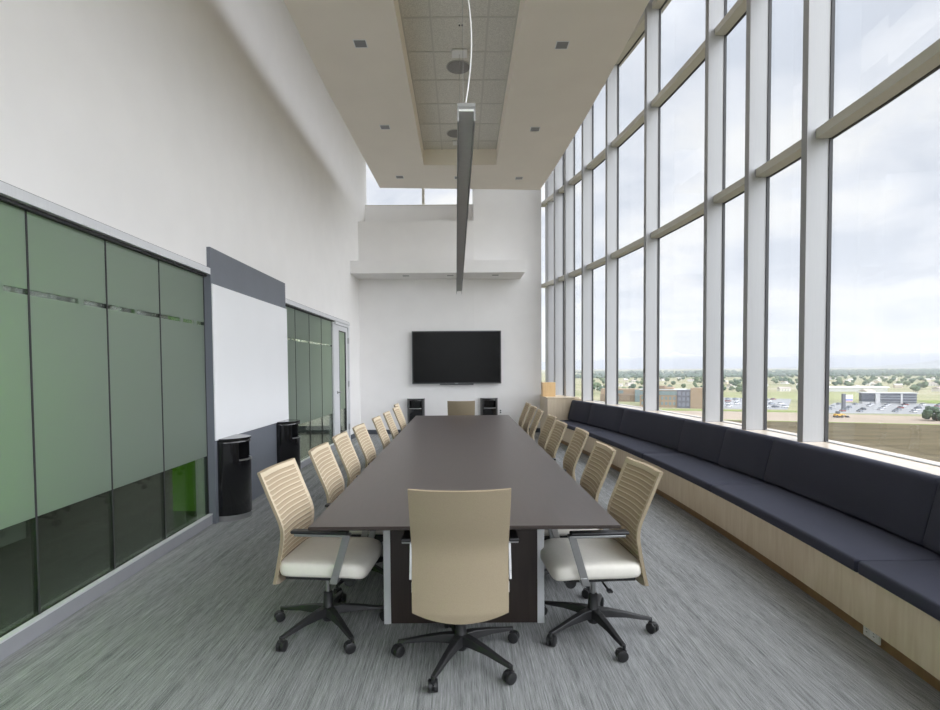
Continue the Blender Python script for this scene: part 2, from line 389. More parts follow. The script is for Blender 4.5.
# ------------------------------------------------------------------ curved window wall on the right
fins = [YB, -3.4, -2.5, -0.77, 1.03, 1.93, 2.83, 4.628, 5.548, 6.406, 8.116, 9.565, 10.627, 11.486, 12.043, 12.911]
SILL = 0.835
TRZ = [(3.46, 3.54), (5.42, 5.50), (6.86, 6.94)]
def slope(F, y): return (F(y + .01) - F(y - .01)) / .02
for i in range(len(fins) - 1):
    ya, yb = fins[i], fins[i + 1]; yy = frange(ya, yb, 3)
    nm = 'window_%d' % (20 + i)
    w = struct(MB().strip(G, yy, 0.0, 0.012, SILL, ROOF).build(nm, M_glass))
    for yf in [ya]:
        s = slope(G, yf); t = Vector((s, 1, 0)).normalized(); nrm = Vector((-1, s, 0)).normalized()
        P = Vector((G(yf), yf, 0)); h = (ROOF - SILL) / 2; zc = (ROOF + SILL) / 2
        # nearer face of the fin lies at yf
        c = P + nrm * 0.115 + t * 0.044 + Vector((0, 0, zc))
        struct(MB().obox(c, nrm * 0.095, t * 0.040, (0, 0, h)).build('mullion', M_fin, w, bevel=0.003))
        c = P + nrm * 0.008 + t * 0.044 + Vector((0, 0, zc))
        struct(MB().obox(c, nrm * 0.015, t * 0.049, (0, 0, h)).build('mullion_gasket', M_gask, w))
    for z0, z1 in TRZ:
        struct(MB().strip(G, yy, -0.135, -0.012, z0, z1).build('transom', M_trans, w))
        struct(MB().strip(G, yy, -0.012, 0.018, z0 - .006, z1 - .02).build('transom_gasket', M_gask, w))
    struct(MB().strip(G, yy, -0.015, 0.02, SILL, SILL + .005).build('window_gasket', M_fix, w))
# end window beside the pier
we = struct(MB().box(1.872, G(12.95) + .02, 13.02, 13.032, SILL, ROOF).build('window_42', M_glass))
b = MB()
for z0, z1 in TRZ: b.box(1.872, G(12.95), 12.96, 13.06, z0, z1)
struct(b.build('window_frame', M_trans, we))
struct(MB().box(G(12.95) - .02, G(12.95) + .14, 12.62, 13.1, 0.0, ROOF).build('wall_corner_post', M_fin))
yy = frange(YB, 13.1, 30)
struct(MB().strip(G, yy, 0.0, 0.14, -0.2, SILL - .03).build('wall_right', M_wall))
struct(MB().strip(G, frange(YB, 10.88, 30), -0.25, 0.12, SILL - .03, SILL).build('trim_4', M_sill))
struct(MB().strip(G, frange(10.88, 13.05, 4), -0.015, 0.12, SILL - .03, SILL).build('trim_5', M_sill))
struct(MB().box(1.872, G(13) + .1, 12.95, 13.12, 0, SILL).build('wall_end_low', M_wall))

# ------------------------------------------------------------------ window bench
B0, B1 = -0.6, 10.88
bench = thing('window_bench', 'long curved pale maple bench built along the window wall', 'bench', (K(5.3), 5.3, 0))
pan = [-0.6, 1.0, 2.2, 3.42, 4.64, 5.86, 7.08, 8.3, 9.52, 10.88]
for a_, b_ in zip(pan[:-1], pan[1:]):
    MB().strip(K, frange(a_ + .001, b_ - .001, 4), -0.045, -0.022, 0.085, 0.352).build('front_panel', M_maple, bench)
MB().strip(K, frange(B0, B1, 24), 0.0, 0.02, 0.0, 0.10).build('kick_board', M_kick, bench)
def seat_ring(y): return None
rings = []
for y in frange(B0, B1, 24):
    rings.append([(K(y) - .02, y, .325), (G(y) - .30, y, .325), (G(y) - .30, y, .35), (K(y) - .02, y, .35)])
MB().loft(rings).build('seat_board', M_maple, bench)
rings = []
for y in frange(B0, B1, 24):
    rings.append([(G(y) - .232, y, .0), (G(y) - .212, y, .0), (G(y) - .212, y, SILL - .032), (G(y) - .232, y, SILL - .032)])
MB().loft(rings).build('back_board', M_maple, bench)
ordn = ['first', 'second', 'third', 'fourth', 'fifth', 'sixth', 'seventh', 'eighth']
def cushion(name, prof, y0, y1, lab, cat, grp):
    """Upholstered block: prof(y) -> closed section, ends pulled in so the seam reads."""
    nn = max(4, int((y1 - y0) / .2)); ys = [y0 + .004] + frange(y0 + .018, y1 - .018, nn) + [y1 - .004]
    rings = []
    for k, y in enumerate(ys):
        p = prof(y); end = k in (0, len(ys) - 1)
        if end:
            cx = sum(q[0] for q in p) / len(p); cz = sum(q[1] for q in p) / len(p)
            p = [(cx + (q[0] - cx) * .93, cz + (q[1] - cz) * .88) for q in p]
        rings.append([(q[0], y, q[1]) for q in p])
    yc = (y0 + y1) / 2
    o = MB().loft(rings).build(name, M_navy, smooth=50, origin=(K(yc) + .2, yc, .352))
    return tag(o, lab, cat, grp)
def rounded(pts, r, n=4):
    out = []; L = len(pts)
    for i in range(L):
        p = Vector(pts[i]); a = Vector(pts[i - 1]); c = Vector(pts[(i + 1) % L])
        ra = min(r, (a - p).length * .45, (c - p).length * .45)
        s = p + (a - p).normalized() * ra; e = p + (c - p).normalized() * ra
        for k in range(n + 1):
            t = k / n; out.append(tuple(s * (1 - t) ** 2 + p * 2 * t * (1 - t) + e * t * t))
    return out
def seatp(y): return rounded([(K(y) - .062, .353), (G(y) - .245, .353), (G(y) - .245, .43), (K(y) - .062, .43)], .022)
def backp(y):
    g = G(y)
    return rounded([(g - .425, .433), (g - .236, .433), (g - .236, .842), (g - .33, .842)], .04)
sc = [-0.6, 1.0, 2.89, 4.80, 6.57, 8.9, 10.88]
slab = ['navy seat pad of the window bench behind the camera end', 'navy seat pad at the right edge, nearest on the window bench', 'navy seat pad on the bench, second from the right edge of the photo',
        'navy seat pad on the bench beside the two nearest window side chairs', 'navy seat pad on the bench, second from its far maple end', 'navy seat pad on the bench against its far maple end']
for k in range(1, len(sc) - 1):
    cushion('seat_cushion', seatp, sc[k], sc[k + 1], slab[k], 'cushion', 'navy seat pads of the window bench')
bc = [1.3, 3.07, 4.878, 5.723, 6.69, 8.582, 9.912, 10.87]
blab = ['navy back cushion cut off by the right edge of the photo', 'widest looking navy back cushion, second from the right edge', 'narrow navy back cushion, third from the right edge',
        'navy back cushion fourth from the right edge, between a narrow and a long one', 'long navy back cushion in the middle of the bench', 'navy back cushion, second from the far maple end of the bench', 'navy back cushion touching the far maple end of the bench']
for k in range(len(bc) - 1):
    cushion('back_cushion', backp, bc[k], bc[k + 1], blab[k], 'cushion', 'navy back cushions of the window bench')
# end cabinet
cab = thing('end_cabinet', 'pale maple cabinet closing the far end of the window bench', 'cabinet', (2.1, 11.9, 0))
CB, CT = 10.9, .888
poly = [(1.775, CB), (G(CB) - .02, CB), (G(12.3) - .02, 12.3), (1.835, 12.33)]
MB().prism(poly, 0.0, CT - .02).build('carcass', M_maple, cab, bevel=0.002)
poly2 = [(1.765, CB - .008), (G(CB) - .255, CB - .008), (G(11) - .255, 11.0), (G(11) - .11, 11.0), (G(12.3) - .11, 12.3), (1.828, 12.335)]
MB().prism(poly2, CT - .0195, CT).build('cabinet_top', M_maple, cab, bevel=0.002)
o = MB().box(1.745, 2.02, 11.36, 11.58, CT + .001, CT + .305).build('plywood_box', M_ply, bevel=0.003)
tag(o, 'small square plywood box standing on the maple end cabinet', 'box')
# outlet in the kick board
s = slope(K, 2.83); t = Vector((s, 1, 0)).normalized(); nr = Vector((-1, s, 0)).normalized(); P = Vector((K(2.83), 2.83, .05))
ol = thing('kick_outlet', 'white power outlet in the brown kick board of the bench', 'outlet', P)
MB().obox(P + nr * .008, t * .062, (0, 0, .037), nr * .006).build('cover_plate', M_white, ol, bevel=0.002)
for k in (-1, 1):
    MB().obox(P + nr * .0155 + t * .028 * k, t * .017, (0, 0, .022), nr * .002).build('socket', M_white, ol)
    q = MB()
    for dz in (-.008, .008): q.obox(P + nr * .0178 + t * .028 * k + Vector((0, 0, dz)), t * .005, (0, 0, .0016), nr * .0006)
    q.build('slot', M_gask, ol)
P = Vector((0.905, YW + .043, .5))
ol = thing('wall_outlet', 'tiny white outlet low on the back wall beside the right bin', 'outlet', P)
MB().box(P.x - .035, P.x + .035, P.y - .010, P.y - .001, .44, .56).build('cover_plate', M_white, ol, bevel=0.002)
for z in (.478, .522): MB().box(P.x - .016, P.x + .016, P.y - .013, P.y - .010, z - .014, z + .014).build('socket', M_gask, ol)

# ------------------------------------------------------------------ conference table
TX, TW, TY0, TY1 = 0.0105, 0.7556, 2.531, 8.614
tb = thing('conference_table', 'long dark brown conference table between two rows of chairs', 'table', (TX, (TY0 + TY1) / 2, 0))
b = MB()
def rect(d, z): return [(TX - TW + d, TY0 + d, z), (TX + TW - d, TY0 + d, z), (TX + TW - d, TY1 - d, z), (TX - TW + d, TY1 - d, z)]
b.loft([rect(.09, .703), rect(0.004, .722), rect(0, .726), rect(0, .738), rect(.003, .741)])
b.mi = [0 if k >= len(b.f) - 1 else 1 for k in range(len(b.f))]
b.build('tabletop', [M_table, M_espresso], tb)
for (py0, py1) in ((3.08, 3.95), (5.10, 6.05), (7.2, 8.06)):
    hw = .4535 if py0 < 4 else .33
    p = MB().box(.0075 - hw, .0075 + hw, py0, py1, .0, .703).build('pedestal', M_espresso, tb)
    for sx in (-1, 1):
        for yy_ in (py0, py1):
            xx = .0075 + sx * (hw - .002)
            MB().box(xx - .02, xx + .02, yy_ - .008, yy_ + .012, .0, .703).build('edge_trim', M_alu, p)

# ------------------------------------------------------------------ office chairs
def make_chair():
    t = thing('office_chair', '', 'chair', (0, 0, 0), 0, None, world=False)
    # seat: rounded pad with a waterfall front
    rings = []
    nx = 14
    for (z, sc_, dy) in ((.385, .90, 0), (.392, .97, 0), (.41, 1.0, 0), (.44, 1.0, 0), (.458, .98, 0), (.467, .92, 0), (.470, .70, 0), (.469, .35, 0)):
        r = []
        for k in range(40):
            a = 2 * PI * k / 40; c, s_ = math.cos(a), math.sin(a)
            e = .28
            x = .243 * math.copysign(abs(c) ** e, c) * sc_
            y = .035 + .245 * math.copysign(abs(s_) ** e, s_) * sc_
            zz = z - .020 * max(0, (y - .16) / .12) ** 2 - (.006 if z > .45 else 0) * (1 - (x / .243) ** 2)
            r.append((x, y, zz))
        rings.append(r)
    MB().loft(rings).build('seat', M_cream, t, smooth=60)
    MB().box(-.20, .20, -.17, .22, .362, .386).build('seat_pan', M_black, t, bevel=.006)
    # backrest shell: ribbed mesh front, smooth rear
    H = [(.345, -.228, .229), (.40, -.214, .231), (.48, -.198, .232), (.56, -.183, .233), (.62, -.176, .233), (.66, -.182, .234), (.72, -.205, .235), (.80, -.239, .236), (.88, -.271, .237), (.945, -.298, .237)]
    def prof(z):
        q = [prof0(min(max(z + k * .012, .345), .945)) for k in (-3, -2, -1, 0, 1, 2, 3)] if .40 < z < .90 else [prof0(z)]
        return sum(a[0] for a in q) / len(q), sum(a[1] for a in q) / len(q)
    def prof0(z):
        for (a, b_) in zip(H[:-1], H[1:]):
            if z <= b_[0]:
                k = (z - a[0]) / (b_[0] - a[0]); return a[1] + (b_[1] - a[1]) * k, a[2] + (b_[2] - a[2]) * k
        return H[-1][1], H[-1][2]
    NV, NU = 92, 16
    def surf(front):
        rows = []
        for j in range(NV + 1):
            v = j / NV; row = []
            for i in range(NU + 1):
                u = -1 + 2 * i / NU
                z = .345 + v * (.945 - .345) - .042 * (1 - u * u) * (1 - v) ** 4 + .006 * abs(u) ** 4 * v
                y0, hw = prof(min(max(z, .345), .945))
                y = y0 - .030 * (1 - u * u)
                if front:
                    y += .026 * (1 - max(0, abs(u) - .8) / .2 * .35)
                    inner = abs(u) < .9 and .06 < v < .965
                    y -= (.0 if j % 4 in (0, 1) else .004) if inner else -.001
                row.append((u * hw, y, z))
            rows.append(row)
        return rows
    F_, R_ = surf(True), surf(False)
    b = MB(); vs = [p for r in F_ for p in r] + [p for r in R_ for p in r]
    N = (NV + 1) * (NU + 1); idf = lambda j, i: j * (NU + 1) + i
    fs = []; mi = []
    for j in range(NV):
        for i in range(NU):
            fs.append((idf(j, i), idf(j, i + 1), idf(j + 1, i + 1), idf(j + 1, i))); mi.append(2 if (j % 4 == 0 or j < 6 or j >= NV - 3 or i in (0, NU - 1)) else 0)
            fs.append((N + idf(j, i), N + idf(j + 1, i), N + idf(j + 1, i + 1), N + idf(j, i + 1))); mi.append(1)
    for j in range(NV):
        fs.append((idf(j, 0), idf(j + 1, 0), N + idf(j + 1, 0), N + idf(j, 0))); mi.append(1)
        fs.append((idf(j, NU), N + idf(j, NU), N + idf(j + 1, NU), idf(j + 1, NU))); mi.append(1)
    for i in range(NU):
        fs.append((idf(0, i), N + idf(0, i), N + idf(0, i + 1), idf(0, i + 1))); mi.append(1)
        fs.append((idf(NV, i), idf(NV, i + 1), N + idf(NV, i + 1), N + idf(NV, i))); mi.append(0)
    b.v = vs; b.f = [list(f) for f in fs]; b.mi = mi
    b.build('backrest', [M_mesh, M_meshb, M_cord], t, smooth=25)
    # arms
    for s_ in (-1, 1):
        x = .268 * s_
        ar = MB()
        ar.hexa([(x - .007, .112, .415), (x + .007, .112, .415), (x + .007, .152, .415), (x - .007, .152, .415),
                 (x - .007, .175, .630), (x + .007, .175, .630), (x + .007, .215, .630), (x - .007, .215, .630)])
        ar.box(x - .024, x + .024, -.08, .215, .628, .640)
        ar.box(min(x, x - .13 * s_), max(x, x - .13 * s_), .13, .14, .372, .386)
        ar.hexa([(x - .007, .10, .372), (x + .007, .10, .372), (x + .007, .14, .372), (x - .007, .14, .372),
                 (x - .007, .112, .415), (x + .007, .112, .415), (x + .007, .152, .415), (x - .007, .152, .415)])
        a_o = ar.build('armrest', M_chrome, t, bevel=.002)
        MB().box(x - .026, x + .026, -.10, .205, .640, .658).build('arm_pad', M_black, a_o, bevel=.008)
    # mechanism, gas lift
    mech = MB().prism([(-.07, -.15), (.07, -.15), (.085, .03), (.055, .14), (-.055, .14), (-.085, .03)], .312, .363).build('tilt_mechanism', M_black, t, bevel=.006)
    MB().tube([(-.10, .155, .318), (.10, .155, .318)], .030, 16).tube([(0, .12, .33), (0, .155, .32)], .014, 10).build('tension_knob', M_black, mech, smooth=40)
    MB().tube([(-.08, -.02, .325), (-.17, -.02, .318), (-.215, -.02, .322)], .006, 8).box(-.235, -.20, -.032, -.008, .315, .327).build('lever', M_black, mech)
    MB().tube([(0, 0, .205), (0, 0, .318)], .0145, 16).build('gas_lift', M_chrome, t, smooth=40)
    base = bpy.data.objects.new('star_base', None); COL.objects.link(base); base.parent = t; base.empty_display_size = .1
    MB().loft([[(r_ * math.cos(2 * PI * k / 20), r_ * math.sin(2 * PI * k / 20), z) for k in range(20)] for r_, z in ((.026, .05), (.034, .06), (.038, .085), (.038, .125), (.029, .14), (.026, .215), (.021, .22))]).build('column_sleeve', M_black, base, smooth=40)
    for k in range(5):
        a = 2 * PI * k / 5; d = Vector((math.sin(a), -math.cos(a), 0)); q = Vector((-d.y, d.x, 0))
        rings = []
        for r_, zt, zb, w in ((.02, .135, .085, .033), (.08, .132, .088, .026), (.18, .114, .086, .021), (.27, .093, .074, .018), (.322, .083, .068, .015)):
            rings.append([tuple(d * r_ + q * w + Vector((0, 0, zb))), tuple(d * r_ - q * w + Vector((0, 0, zb))), tuple(d * r_ - q * w * .7 + Vector((0, 0, zt))), tuple(d * r_ + q * w * .7 + Vector((0, 0, zt)))])
        MB().loft(rings).build('base_leg', M_black, base, bevel=.004)
        c = MB(); ca = a * 1.7 + .5; ax = Vector((math.cos(ca), math.sin(ca), 0)); tr = Vector((-ax.y, ax.x, 0))
        P = d * .322 + tr * .012
        for s_ in (-1, 1):
            cc = P + ax * (.013 * s_) + Vector((0, 0, .029))
            c.tube([cc - ax * .011, cc - ax * .008, cc + ax * .008, cc + ax * .011], [.023, .029, .029, .023], 16)
        c.tube([d * .322 + Vector((0, 0, .055)), d * .322 + Vector((0, 0, .082))], .009, 8)
        c.obox(P + Vector((0, 0, .048)), ax * .010, tr * .022, (0, 0, .008))
        c.build('caster', M_black, base, smooth=40)
    return t
proto = make_chair()
LS = [(-1.078, 3.030, 4.5), (-1.030, 3.77, 0), (-1.038, 4.46, 0), (-1.018, 5.17, 1), (-.982, 6.03, 0), (-.965, 6.74, 0), (-.955, 7.6, 2), (-1.03, 8.3, -1)]
RS = [(1.040, 2.979, 3.6), (1.018, 3.71, 0), (1.07, 4.66, -1), (1.02, 5.34, 1), (1.045, 6.035, 1), (1.03, 6.88, -3), (1.04, 7.56, 0), (1.05, 8.26, 0)]
nth = ['nearest', 'second', 'third', 'fourth', 'fifth', 'sixth', 'seventh', 'farthest']
chairs = []
for k, (x, y, r) in enumerate(LS):
    where = 'glass partition side of the table'
    lab = 'beige ribbed office chair, %s on the %s' % (nth[k] if k in (0, 7) else nth[k] + ' from the camera', where)
    chairs.append((x + .298, y, -PI / 2 - math.radians(r) * (1 if k else 1), lab, k, 'chairs on the glass partition side'))
for k, (x, y, r) in enumerate(RS):
    lab = 'beige ribbed office chair, %s on the %s' % (nth[k] if k in (0, 7) else nth[k] + ' from the camera', 'window side of the table')
    chairs.append((x - .298, y, PI / 2 + math.radians(r), lab, k, 'chairs on the window side'))
chairs.append((-.012, 2.70, math.radians(0), 'beige office chair seen from behind at the near end of the table', 0, 'chairs at the table ends'))
chairs.append((-.005, 9.36, 0, 'beige office chair showing its back at the far head of the table, below the screen', 3, 'chairs at the table ends'))
base_rot = {('L', 0): None}
for n_, (x, y, rz, lab, k, grp) in enumerate(chairs):
    c = proto if n_ == 0 else copy_tree(proto)
    c.location = (x, y, 0); c.rotation_euler = (0, 0, rz); c['label'] = lab; c['group'] = grp
    st = [q for q in c.children if q.name.startswith('star_base')][0]
    # direction of the first leg in world = (sin A, -cos A)
    A = {0: -.63, 8: -1.0, 16: -.412}.get(n_, (.942 if n_ < 8 else .314))
    st.rotation_euler = (0, 0, A - rz)

# ------------------------------------------------------------------ television
tvy = 12.16
tv = thing('wall_tv', 'large black flat screen television on the back wall', 'television', (-.105, tvy, 1.15))
MB().box(-1.125, .917, tvy, tvy + .075, 1.155, 2.365).build('casing', M_black, tv, bevel=.006)
b = MB()
for (x0, x1, z0, z1) in ((-1.125, .917, 2.345, 2.365), (-1.125, .917, 1.155, 1.180), (-1.125, -1.105, 1.18, 2.345), (.897, .917, 1.18, 2.345)):
    b.box(x0, x1, tvy - .012, tvy, z0, z1)
b.build('bezel', mat('bezel_grey', (0.09, 0.09, 0.095, 1), 0.35, 0.5), tv)
MB().box(-1.105, .897, tvy - .004, tvy, 1.18, 2.345).build('screen', M_screen, tv)
MB().box(-.49, .28, tvy - .014, tvy + .03, 1.132, 1.155).build('lower_bar', M_black, tv, bevel=.004)
MB().box(-.145, -.075, tvy - .015, tvy - .012, 1.161, 1.174).build('badge', mat('badge_silver', (.35, .35, .35, 1), .4, .5), tv)
MB().box(-.5, .25, tvy + .075, YW - .001, 1.5, 2.0).build('wall_bracket', M_black, tv)

# ------------------------------------------------------------------ half round bins
def make_bin():
    """Local: flat back on y=0, round front towards -y, open mouth near the top."""
    t = thing('waste_bin', '', 'bin', (0, 0, 0), 0, 'half round black waste bins', world=False)
    R, D = .205, .235; n = 36
    def arc(sc=1.0, D_=D): return [(R * sc * math.cos(PI + PI * k / n), D_ * sc * math.sin(PI + PI * k / n)) for k in range(n + 1)]
    def mouth(k): return abs(k - n / 2) <= 8
    zs = [.055, .60, .775, .800]
    a = arc(); b = MB()
    for zi in range(3):
        for k in range(n):
            if zi == 1 and mouth(k + .5): continue
            (x0, y0), (x1, y1) = a[k], a[k + 1]
            b.quad((x0, y0, zs[zi]), (x1, y1, zs[zi]), (x1, y1, zs[zi + 1]), (x0, y0, zs[zi + 1]))
    b.quad((-R, 0, .055), (R, 0, .055), (R, 0, .80), (-R, 0, .80))
    # mouth cavity
    i0, i1 = int(n / 2 - 8), int(n / 2 + 9)
    ar = a[i0:i1]; back = [(x * .8, -.055) for x, y in ar]
    for k in range(len(ar) - 1):
        b.quad(ar[k] + (.60,), ar[k + 1] + (.60,), back[k + 1] + (.57,), back[k] + (.57,))
        b.quad(ar[k] + (.775,), ar[k + 1] + (.775,), back[k + 1] + (.775,), back[k] + (.775,))
        b.quad(back[k] + (.57,), back[k + 1] + (.57,), back[k + 1] + (.775,), back[k] + (.775,))
    b.quad(ar[0] + (.60,), back[0] + (.57,), back[0] + (.775,), ar[0] + (.775,))
    b.quad(ar[-1] + (.60,), back[-1] + (.57,), back[-1] + (.775,), ar[-1] + (.775,))
    o = b.build('bin_body', M_gloss, t, smooth=40, weld=True)
    sm = o.modifiers.new('wall', 'SOLIDIFY'); sm.thickness = .004
    MB().prism(arc(1.015), .800, .822).build('bin_top', M_gloss, t, bevel=.003)
    lip = arc(1.0)[i0:i1]
    MB().loft([[(x, y, .592), (x * 1.035, y * 1.035, .592), (x * 1.035, y * 1.035, .606), (x * .95, y * .95, .606)] for x, y in lip]).build('mouth_lip', M_chrome, t)
    MB().prism(arc(.985), .0, .055).build('base_ring', M_chrome, t)
    MB().prism(arc(.93, D * .95), .055, .058).build('liner_floor', M_black, t)
    return t
bin0 = make_bin()
bins = [(W(5.40) + .040, 5.40, PI / 2, 'half round black bin below the near end of the whiteboard'),
        (W(7.08) + .040, 7.08, PI / 2, 'half round black bin below the far end of the whiteboard'),
        (-1.05, YW - .014, 0, 'half round black bin on the back wall, left of the far chair'),
        (.635, YW - .014 + .02, math.radians(4), 'half round black bin on the back wall, right of the far chair')]
for k, (x, y, rz, lab) in enumerate(bins):
    c = bin0 if k == 0 else copy_tree(bin0)
    c.location = (x, y, 0.001); c.rotation_euler = (0, 0, rz); c['label'] = lab

# ------------------------------------------------------------------ recessed lights in the cloud and in the ledge
def make_downlight(d):
    t = thing('recessed_downlight', '', 'light', (0, 0, 0), 0, None, world=False)
    b = MB(); h = d / 2; i = h - .009
    for (x0, x1, y0, y1) in ((-h, h, -h, -i), (-h, h, i, h), (-h, -i, -i, i), (i, h, -i, i)): b.box(x0, x1, y0, y1, -.004, .0)
    b.build('trim_ring', M_white, t)
    b = MB()
    b.quad((-i, -i, -.0025), (i, -i, -.0025), (i * .8, -i * .2, -.001), (-i * .8, -i * .2, -.001)); b.quad((-i * .8, -i * .2, -.001), (i * .8, -i * .2, -.001), (i, i, -.0025), (-i, i, -.0025))
    b.quad((-i, -i, -.0025), (-i * .8, -i * .2, -.001), (-i, i, -.0025), (-i, i, -.0026)); b.quad((i, -i, -.0025), (i * .8, -i * .2, -.001), (i, i, -.0025), (i, i, -.0026))
    b.build('reflector', mat('lamp_reflector', (.22, .22, .22, 1), .35, .3), t)
    return t
dl0 = make_downlight(.14)
spots = [(-1.043, 5.733), (-1.061, 7.673), (-1.080, 9.643), (1.102, 5.784), (1.09, 7.77), (1.073, 9.737), (-.03, 9.69)]
row = ['nearest', 'second', 'farthest']
for k, (x, y) in enumerate(spots):
    c = dl0 if k == 0 else copy_tree(dl0)
    c.location = (x, y, CZ - .0005)
    c['label'] = ('square recessed downlight, %s of the three on the %s half of the hung ceiling' % (row[k % 3], ['solid wall', 'window'][k // 3])) if k < 6 else 'square downlight half hidden behind the hanging lamp at the ceiling end'
    c['group'] = 'square downlights in the hung ceiling'
dl1 = make_downlight(.16)
for k, x in enumerate((-1.208, -.226, .769)):
    c = dl1 if k == 0 else copy_tree(dl1)
    c.location = (x, 11.79, 3.5625)
    c['label'] = 'small downlight under the white ledge, ' + ['left of the three', 'middle one beside the hanging lamp', 'right of the three'][k]
    c['group'] = 'downlights under the white ledge'

# ceiling speakers and sprinkler
def disc(r, z0, z1, n=32): return [[(q * math.cos(2 * PI * k / n), q * math.sin(2 * PI * k / n), z) for k in range(n)] for q, z in ((r, z0), (r, z1))]
def make_speaker():
    t = thing('ceiling_speaker', '', 'speaker', (0, 0, 0), 0, 'round ceiling speakers', world=False)
    MB().loft(disc(.152, -.008, 0)).build('rim', mat('speaker_rim', (.50, .49, .46, 1), .5), t, bevel=.003)
    MB().loft(disc(.138, -.012, -.007)).build('grille', mat('speaker_mesh', (.27, .26, .25, 1), .6, noise=.2, nscale=300), t)
    return t
sp = make_speaker()
for k, (x, y) in enumerate(((-.007, 6.653), (-.055, 8.49))):
    c = sp if k == 0 else copy_tree(sp); c.location = (x, y, TZ - .0005)
    c['label'] = ['nearer round grey speaker in the tiled ceiling recess', 'farther round grey speaker in the tiled ceiling recess'][k]
spk = thing('ceiling_sprinkler', 'tiny round fitting with dark holes in the tile ahead of the near speaker', 'sprinkler', (.02, 5.85, TZ))
MB().loft([[(.02 + q * math.cos(2 * PI * k / 20), 5.85 + q * math.sin(2 * PI * k / 20), z) for k in range(20)] for q, z in ((.045, TZ - .001), (.043, TZ - .006))]).build('escutcheon', M_tile, spk)
for dx in (-.013, .018): MB().tube([(.02 + dx, 5.85, TZ - .006), (.02 + dx, 5.85, TZ - .016)], .008, 10).build('nozzle', M_gask, spk)

# ------------------------------------------------------------------ hanging linear lamp
PY0, PY1 = 2.94, 9.66; PX0, PX1 = .038, -.028
lamp = thing('pendant_lamp', 'long thin grey lamp bar hanging above the table', 'lamp', (.0, 6.3, 2.85))
dv = Vector((PX1 - PX0, PY1 - PY0, 0)); L = dv.length; d = dv.normalized(); q = Vector((d.y, -d.x, 0)); C0 = Vector((PX0, PY0, 0))
def lbox(o, s0, s1, z0, z1, a0, a1):
    c = C0 + d * ((a0 + a1) / 2) + q * ((s0 + s1) / 2) + Vector((0, 0, (z0 + z1) / 2))
    return o.obox(c, q * abs(s1 - s0) / 2, d * (a1 - a0) / 2, (0, 0, abs(z1 - z0) / 2))
lbox(MB(), -.040, .040, 2.915, 2.945, .0, L).build('housing', M_fix, lamp)
lbox(MB(), -.049, -.041, 2.85, 2.945, .0, L).build('side_plate', M_fin, lamp)
lbox(MB(), .041, .049, 2.85, 2.945, .0, L).build('side_plate', M_fin, lamp)
lbox(MB(), -.0405, .0405, 2.904, 2.9149, .001, L - .001).build('lens', M_lens, lamp)
lbox(MB(), -.049, .049, 2.926, 2.946, -.004, .0).build('end_cap', M_fix, lamp)
lbox(MB(), -.049, .049, 2.925, 2.948, L, L + .006).build('end_cap', M_alu, lamp)
for yb in (3.9, 6.35, 8.81):
    a = (yb - PY0); P = C0 + d * a
    MB().tube([(P.x, P.y, 2.945), (P.x, P.y, TZ - .02)], .0016, 6).build('suspension_wire', M_fix, lamp)
    MB().box(P.x - .09, P.x + .09, P.y - .075, P.y + .075, TZ - .028, TZ - .008).build('canopy', M_white, lamp, bevel=.003)
pts = []
for k in range(41):
    z = 2.945 + (TZ - 2.945) * k / 40
    pts.append((PX0 - .006 + .037 * math.sin((z - 2.945) * 4.4), PY0 + .03 + .012 * math.sin((z - 2.945) * 5), z))
MB().tube(pts, .0042, 8).build('power_cord', mat('white_cord', (.85, .85, .84, 1), .4), lamp, smooth=60)

# ------------------------------------------------------------------ the view outside
GZ = -24.5
def ground_mat():
    m = bpy.data.materials.new('plain_soil_and_grass'); m.use_nodes = True; nt = m.node_tree; b = nt.nodes['Principled BSDF']
    b.inputs['Roughness'].default_value = 1; b.inputs['Specular IOR Level'].default_value = 0
    tc = nt.nodes.new('ShaderNodeTexCoord'); mp = nt.nodes.new('ShaderNodeMapping'); mp.inputs['Scale'].default_value = (.006, .016, 1)
    n = nt.nodes.new('ShaderNodeTexNoise'); n.inputs['Scale'].default_value = 1; n.inputs['Detail'].default_value = 6
    nt.links.new(tc.outputs['Object'], mp.inputs['Vector']); nt.links.new(mp.outputs['Vector'], n.inputs['Vector'])
    r = nt.nodes.new('ShaderNodeValToRGB'); e = r.color_ramp.elements
    e[0].position = .3; e[0].color = rgb(128, 132, 104); e[1].position = .7; e[1].color = rgb(166, 158, 138)
    x = r.color_ramp.elements.new(.5); x.color = rgb(150, 148, 118)
    nt.links.new(n.outputs['Fac'], r.inputs['Fac']); nt.links.new(r.outputs['Color'], b.inputs['Base Color'])
    return m
struct(MB().box(-1500, 16000, -2000, 16000, GZ - 2, GZ).build('ground', ground_mat()))
M_field = mat('tilled_field', rgb(98, 90, 72), 1, spec=0, noise=.22, nscale=.05, stretch=(1, 3.5, 1))
M_dirt = mat('dirt_road_soil', rgb(160, 148, 134), 1, spec=0, noise=.08, nscale=.03)
M_asph = mat('asphalt', rgb(150, 151, 152), 1, spec=0, noise=.06, nscale=.02)
M_lawn = mat('lawn_green', rgb(128, 142, 84), 1, spec=0, noise=.12, nscale=.03)
def patch(name, pts, m, dz): return struct(MB().prism(pts, GZ - .5, GZ + dz).build(name, m))
patch('field', [(10, 298), (145, 252), (208, 230), (520, 122), (520, -60), (10, -60)], M_field, .10)
patch('dirt_road', [(10, 298), (145, 252), (208, 230), (520, 122), (560, 190), (235, 268), (150, 312), (10, 352)], M_dirt, .08)
patch('lawn_verge', [(10, 299.5), (145, 253.5), (208, 231.5), (520, 123.5), (520, 121), (208, 229), (145, 251), (10, 297)], M_lawn, .16)
patch('parking_lot_pavement', [(196, 293), (330, 262), (420, 330), (262, 372)], M_asph, .12)
